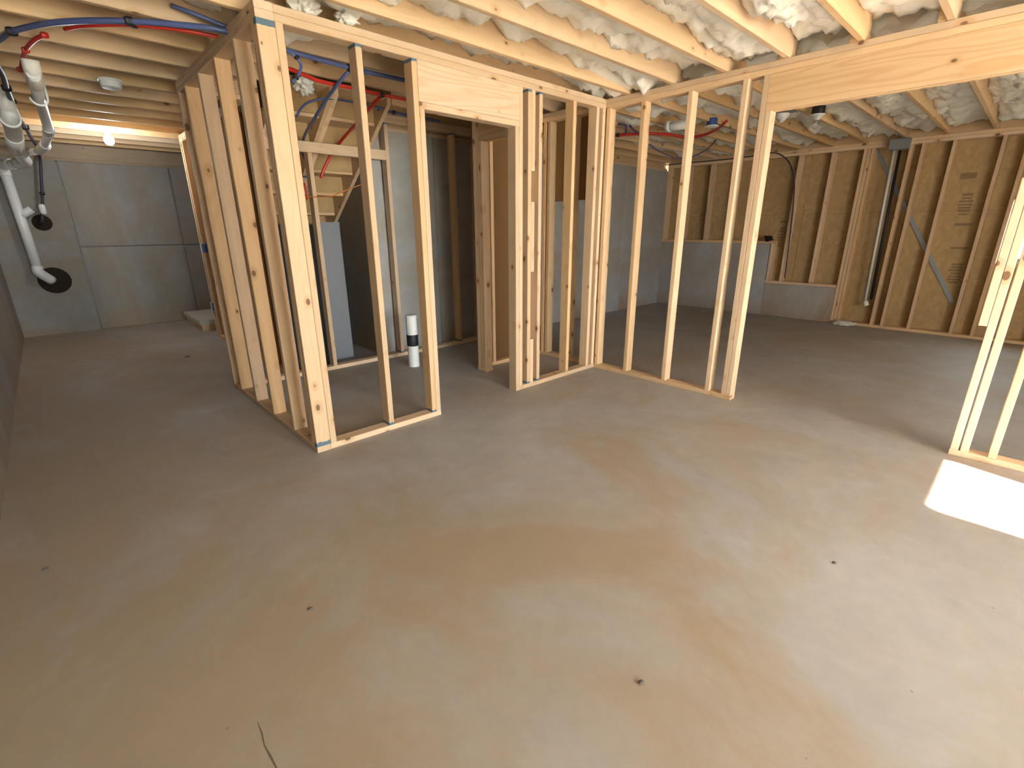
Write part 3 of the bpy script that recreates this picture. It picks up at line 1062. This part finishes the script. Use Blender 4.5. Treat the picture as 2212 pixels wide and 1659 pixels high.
b5 = [on_y(*p, 0.54) for p in ((629, 115), (641, 124), (650, 138), (649, 152), (640, 168), (630, 178))]
pipe('water_pipe', b5, 0.0085, BLUEP, 'small hooked blue pipe looping next to the corner post', clip=(1, 4))
b6 = [on_y(*p, 1.90) for p in ((648, 320), (655, 335), (664, 360), (669, 376), (662, 382), (650, 380))]
pipe('water_pipe', b6, 0.009, BLUEP, 'short blue pipe end under the cross rail', clip=(3,))
b7 = [on_z(*p, H - 0.02) for p in ((816, 236), (850, 243), (885, 250), (950, 262))]
pipe('water_pipe', b7, 0.012, BLUEP, 'blue pipe lying along the back wall plate', clip=(1,))
oc = [on_y(*p, 1.73) for p in ((640, 423), (664, 424), (690, 426), (716, 424), (740, 414), (765, 404), (786, 397))]
pipe('extension_wire', oc, 0.0045, ORANGE, 'thin orange wire sagging across the opening under the stairs', 'wire')
rs = [on_y(*p, 1.72) for p in ((657, 395), (662, 415), (664, 432))]
pipe('water_pipe', rs, 0.010, REDP, 'red pipe end beside the corner post', sub=3)

# right-hand room
rr = [on_z(*p, H - 0.03) for p in ((1300, 296), (1335, 292), (1385, 289), (1440, 290), (1480, 296), (1515, 293), (1545, 281), (1569, 262))]
pipe('water_pipe', rr, 0.016, REDP, 'bright red pipe running under the joists of the strand board room', clip=(1,))
bw = [on_y(*p, 0.30) for p in ((1403, 312), (1425, 327), (1450, 338), (1475, 342), (1500, 337), (1530, 320), (1548, 300), (1556, 283))]
pipe('cable', bw, 0.007, PURP, 'slack violet cable looping below the red pipe', 'cable')
dk = [on_x(*p, XD - 0.03) for p in ((1400, 352), (1440, 356), (1480, 352), (1560, 345), (1620, 338), (1668, 330))]
dk += [on_x(*p, XD - 0.03) for p in ((1692, 338), (1708, 358), (1716, 395), (1713, 450), (1704, 530), (1695, 600))]
pipe('cable', dk, 0.008, VDARK, 'dark cable along the top plate bending down the outside wall studs', 'cable')
bb = [on_z(*p, H - 0.02) for p in ((1336, 268), (1350, 270), (1353, 277), (1351, 290))]
pipe('cable', bb, 0.012, PURP, 'short violet cable stub by the corner studs above the red pipe', 'cable', sub=3)
bb2 = [on_z(*p, H - 0.02) for p in ((1361, 272), (1368, 280), (1377, 287))]
pipe('cable', bb2, 0.012, PURP, 'short slanting violet cable end over the red pipe', 'cable', sub=3)
a, b = on_z(1440, 274, H - 0.06), on_z(1485, 268, H - 0.06)
t_ = thing('vent_pipe', (a + b) / 2, 'white plastic pipe length hung under the joists', 'pipe')
tube('pipe', [a, b], 0.045, PVC, t_, 1, 20)
tube('collar', [a, a + (b - a) * 0.18], 0.052, PVC, t_, 1, 20)

# ------------------------------------------------------------------ drain pipes in the passage
d1 = thing('drain_pipe', (-0.9, 4.0, 0.7), 'branching white drain pipe under the passage joists, dropping to a far wall hole', 'pipe')
q0, q1, q2 = on_z(72, 158, 2.27), on_z(84, 212, 2.23), on_z(106, 281, 2.19)
q3, q4, q5 = on_z(97, 316, 2.165), on_z(84, 326, 2.16), on_z(52, 331, 2.16)
tube('pipe', [q0, q1, q2], 0.034, PVC, d1, 1, 18)
tube('elbow', [q2 + (q1 - q2) * 0.07, q2, q2 + (q3 - q2) * 0.14], 0.042, PVC, d1, 4, 18)
tube('pipe', [q2, q3], 0.034, PVC, d1, 1, 18)
tube('elbow', [q3 + (q2 - q3) * 0.12, q3, q4], 0.043, PVC, d1, 4, 18)
tube('pipe', [q4, q5], 0.034, PVC, d1, 1, 18)
hk = []
for i in range(9):
    an = math.pi * (1.0 + i / 8)
    hk.append(q1 + Vector((0.046 * math.cos(an), 0, 0.046 * math.sin(an))))
hk += [q1 + Vector((0.046, 0, 0.06)), q1 + Vector((0.046, 0, H - 0.003 - q1.z))]
tube('hook', hk, 0.008, PVC, d1, 2, 8)
tuft_ = tube('plaster_wrap', [q0 + Vector((0, 0.0, H - 0.05 - q0.z)), q0 + Vector((0, 0.02, 0.02)), q0 + (q1 - q0) * 0.25, q0 + (q1 - q0) * 0.42], 0.044, WOOL, d1, 4, 14)
d2 = d1
s0, s1, s2 = on_z(22, 256, 2.18), on_z(30, 290, 2.16), on_z(36, 324, 2.14)
tube('pipe', [s0 + Vector((0, -0.02, H - 0.003 - s0.z)), s0 + Vector((0, -0.015, 0.06)), s0 + (s1 - s0) * 0.05, s1, s2], 0.056, PVC, d2, 4, 20)
tube('coupling', [s0 + (s1 - s0) * 0.0, s0 + (s1 - s0) * 0.12], 0.064, PVC, d2, 1, 20)
tube('coupling', [s1 + (s2 - s1) * 0.1, s1 + (s2 - s1) * 0.95], 0.066, PVC, d2, 1, 20)
e0 = on_z(55, 349, 2.10)
e1 = Vector((-1.12, 5.96, 2.09))
tube('elbow', [s2, s2 + (e0 - s2) * 0.6, e0, e0 + (e1 - e0) * 0.35], 0.058, PVC, d2, 5, 20)
tube('pipe', [e0, e1], 0.05, PVC, d2, 1, 20)
tube('elbow', [e1 + (e0 - e1) * 0.4, e1, e1 + Vector((0, 0, -0.12))], 0.058, PVC, d2, 5, 20)
lo0, lo1 = Vector((-1.12, 5.98, 2.02)), on_y(84, 588, 5.98)
tube('pipe', [lo0, lo1], 0.052, PVC, d2, 1, 20)
hb = on_y(112, 606, YF)
tube('elbow', [lo1 + Vector((0, 0, 0.07)), lo1, hb], 0.058, PVC, d2, 5, 20)
wy = on_y(42, 468, 5.98)
tube('branch', [wy, wy + Vector((0.13, -0.02, 0.09))], 0.045, PVC, d2, 1, 18)
sl = thing('wall_sleeve', (hb.x, YF, hb.z), 'dark round wall hole sealed with foam around the drain', 'wall hole')
lathe('foam', [(0.17, 0), (0.165, 0.012), (0.10, 0.02), (0.0, 0.022)], DARK, sl, (hb.x + 0.03, YF + 0.002, hb.z), 22, (0, -1, 0))
h2 = on_y(91, 481, YF)
sl2 = thing('wall_sleeve', (h2.x, YF, h2.z), 'smaller dark wall hole where the dark pipe enters the far wall', 'wall hole')
lathe('foam', [(0.10, 0), (0.095, 0.012), (0.05, 0.02), (0.0, 0.022)], DARK, sl2, (h2.x, YF + 0.002, h2.z), 18, (0, -1, 0))
mp_ = [on_z(*p, z) for p, z in (((-20, 120), 2.32), ((4, 158), 2.32), ((14, 190), 2.32), ((25, 218), 2.31), ((40, 252), 2.30), ((55, 275), 2.29), ((64, 292), 2.27))]
mp_ += [on_y(*p, 5.95) for p in ((82, 322), (87, 350), (89, 385), (91, 418), (92, 450), (91, 478))]
mp_.append(Vector((h2.x, YF, h2.z)))
spp = pipe('supply_pipe', mp_, 0.016, VDARK, 'dark violet supply pipe running along the joists and down the far wall', clip=(2, 3, 5, 10))
vl = on_y(92, 452, 5.94)
lathe('shutoff_valve', [(0.02, -0.06), (0.035, -0.04), (0.035, 0.04), (0.02, 0.06)], PVC, spp, vl, 14)

# ------------------------------------------------------------------ lamps, alarm and boxes
lb = on_z(229, 276, H)
lp = thing('ceiling_lamp', (lb.x, lb.y, H - 0.12), 'bare lit bulb in a white holder on the passage ceiling', 'lamp')
lh = lathe('lamp_holder', [(0.055, 0), (0.06, -0.012), (0.045, -0.035), (0.025, -0.05)][::-1], WHITE, lp, (lb.x, lb.y, H), 24)
prof = [(0.016, -0.05), (0.025, -0.066), (0.041, -0.097), (0.046, -0.122), (0.038, -0.15), (0.02, -0.168), (0.0, -0.172)]
lathe('bulb', prof[::-1], BULB_ON, lh, (lb.x, lb.y, H), 20)
al = on_z(237, 172, H)
sa = thing('smoke_alarm', (al.x, al.y, H - 0.05), 'round white smoke alarm on the passage joists', 'alarm')
ab = lathe('alarm_base', [(0.075, -0.012), (0.075, 0.0)], WHITE, sa, (al.x, al.y, H), 28)
lathe('alarm_body', [(0.0, -0.06), (0.056, -0.059), (0.064, -0.052), (0.068, -0.012)], WHITE, sa, (al.x, al.y, H), 28)
lb2 = on_z(1768, 238, H)
l2 = thing('ceiling_lamp', (lb2.x, lb2.y, H - 0.15), 'unlit clear bulb in a white cone holder under a black box', 'lamp')
lathe('junction_box', [(0.055, -0.035), (0.055, 0.03)], BLACK, l2, (lb2.x, lb2.y, H), 20)
lh2 = lathe('lamp_holder', [(0.022, -0.085), (0.035, -0.06), (0.062, -0.045), (0.062, -0.036)], WHITE, l2, (lb2.x, lb2.y, H), 24)
lathe('bulb', [(0.0, -0.165), (0.018, -0.16), (0.030, -0.14), (0.030, -0.12), (0.018, -0.095), (0.013, -0.085)], glassy('bulb_glass', (0.85, 0.87, 0.87), 0.25), lh2, (lb2.x, lb2.y, H), 18)
lb3 = on_z(1690, 246, H)
l3 = thing('lamp_holder', (lb3.x, lb3.y, H - 0.05), 'white bulbless lamp holder peeping past the header jack stud', 'lamp holder')
box('mounting_bar', lb3.x - 0.02, lb3.x + 0.02, -0.962, -0.595, H - 0.0005, H + 0.02, GALV, l3, 0.002)
hb3 = lathe('holder_base', [(0.03, -0.06), (0.05, -0.04), (0.065, -0.02), (0.065, 0.0)], WHITE, l3, (lb3.x, lb3.y, H), 24)
lathe('socket', [(0.018, -0.075), (0.02, -0.06)], WHITE, hb3, (lb3.x, lb3.y, H), 14)
lb4 = on_z(1537, 272, H - 0.04)
l4 = thing('ceiling_box', (lb4.x, lb4.y, H - 0.05), 'round blue ceiling box with white rim beside the red pipe', 'electrical box')
lathe('box_body', [(0.052, -0.04), (0.052, 0.03)], BLUEB, l4, (lb4.x, lb4.y, H), 22)
lathe('rim', [(0.07, -0.05), (0.072, -0.045), (0.072, -0.041), (0.06, -0.0405)], WHITE, l4, (lb4.x, lb4.y, H), 22)
for (pxy, lab) in (((438, 536), 'blue and white outlet box at chest height on the stair wall'), ((459, 662), 'blue and white outlet box near the floor on the stair wall')):
    c = on_x(*pxy, STX0)
    ob = thing('outlet_box', (STX0, c.y, c.z), lab, 'electrical box')
    box('box_body', STX0 - 0.012, STX0 + 0.06, c.y - 0.075, c.y - 0.018, c.z - 0.05, c.z + 0.05, BLUEB, ob, 0.003)
    box('box_rim', STX0 - 0.016, STX0 + 0.02, c.y - 0.012, c.y + 0.012, c.z - 0.055, c.z + 0.055, WHITE, ob, 0.003)
# electric box and conduit on the outside wall
eb = thing('junction_box', (XD - 0.06, -1.34, 2.27), 'grey metal box on the top plate above the conduit', 'electrical box')
box('box_body', XD - 0.13, XD - 0.002, -1.45, -1.25, 2.26, 2.385, GALV, eb, 0.004)
box('box_cover', XD - 0.137, XD - 0.131, -1.445, -1.255, 2.268, 2.378, GALV, eb, 0.002)
ca, cb = Vector((XD - 0.04, -1.30, 2.26)), Vector((XD - 0.04, -1.345, 0.36))
cd = thing('conduit', (XD - 0.04, -1.32, 0.36), 'pale plastic conduit dropping from the grey box to the floor', 'conduit')
tube('tube', [ca, cb], 0.015, PVC, cd, 1, 14)
tube('tape_end', [cb, cb + Vector((-0.01, -0.03, -0.06))], 0.03, WOOL, cd, 1, 12)
cd2 = thing('conduit', (XD + 0.02, -1.38, 0.38), 'black pipe fixed tight beside the pale conduit', 'conduit')
tube('tube', [ca + Vector((0.05, -0.05, 0)), cb + Vector((0.05, -0.05, 0.02))], 0.017, BLACK, cd2, 1, 14)
tuft('foam_scrap', (XD - 0.09, -1.16, 0.03), 0.09, 0.11, 0.03, 4.0, 'pale scrap of glass wool lying at the foot of the outside wall')
tuft('foam_scrap', (XD - 0.02, 0.06, 1.17), 0.04, 0.05, 0.035, 6.0, 'dark crumb lying on the stepped wall sill', DARK)
# stray crumbs on the slab
for (q, s_, lab) in (((1385, 1474), 0.009, 'dark crumb on the open slab beyond the long crack'), ((1802, 1215), 0.007, 'tiny dark crumb near the sunlit slab patch'), ((670, 1315), 0.008, 'tiny brown crumb on the slab before the corner post'), ((98, 1230), 0.009, 'tiny dark crumb on the slab beside the left wall'), ((405, 770), 0.02, 'small dark chip on the passage floor before the landing')):
    c = on_z(*q, s_ * 0.4)
    bm = bmesh.new()
    bmesh.ops.create_icosphere(bm, subdivisions=2, radius=1)
    for v in bm.verts:
        v.co = Vector((v.co.x * s_ * 1.3, v.co.y * s_, v.co.z * s_ * .5)) * (1 + .4 * noise.noise(v.co * 2 + Vector(c)))
    me = bpy.data.meshes.new('crumb')
    bm.to_mesh(me)
    bm.free()
    tag(link('crumb', me, PEB, None, c), lab, 'debris')
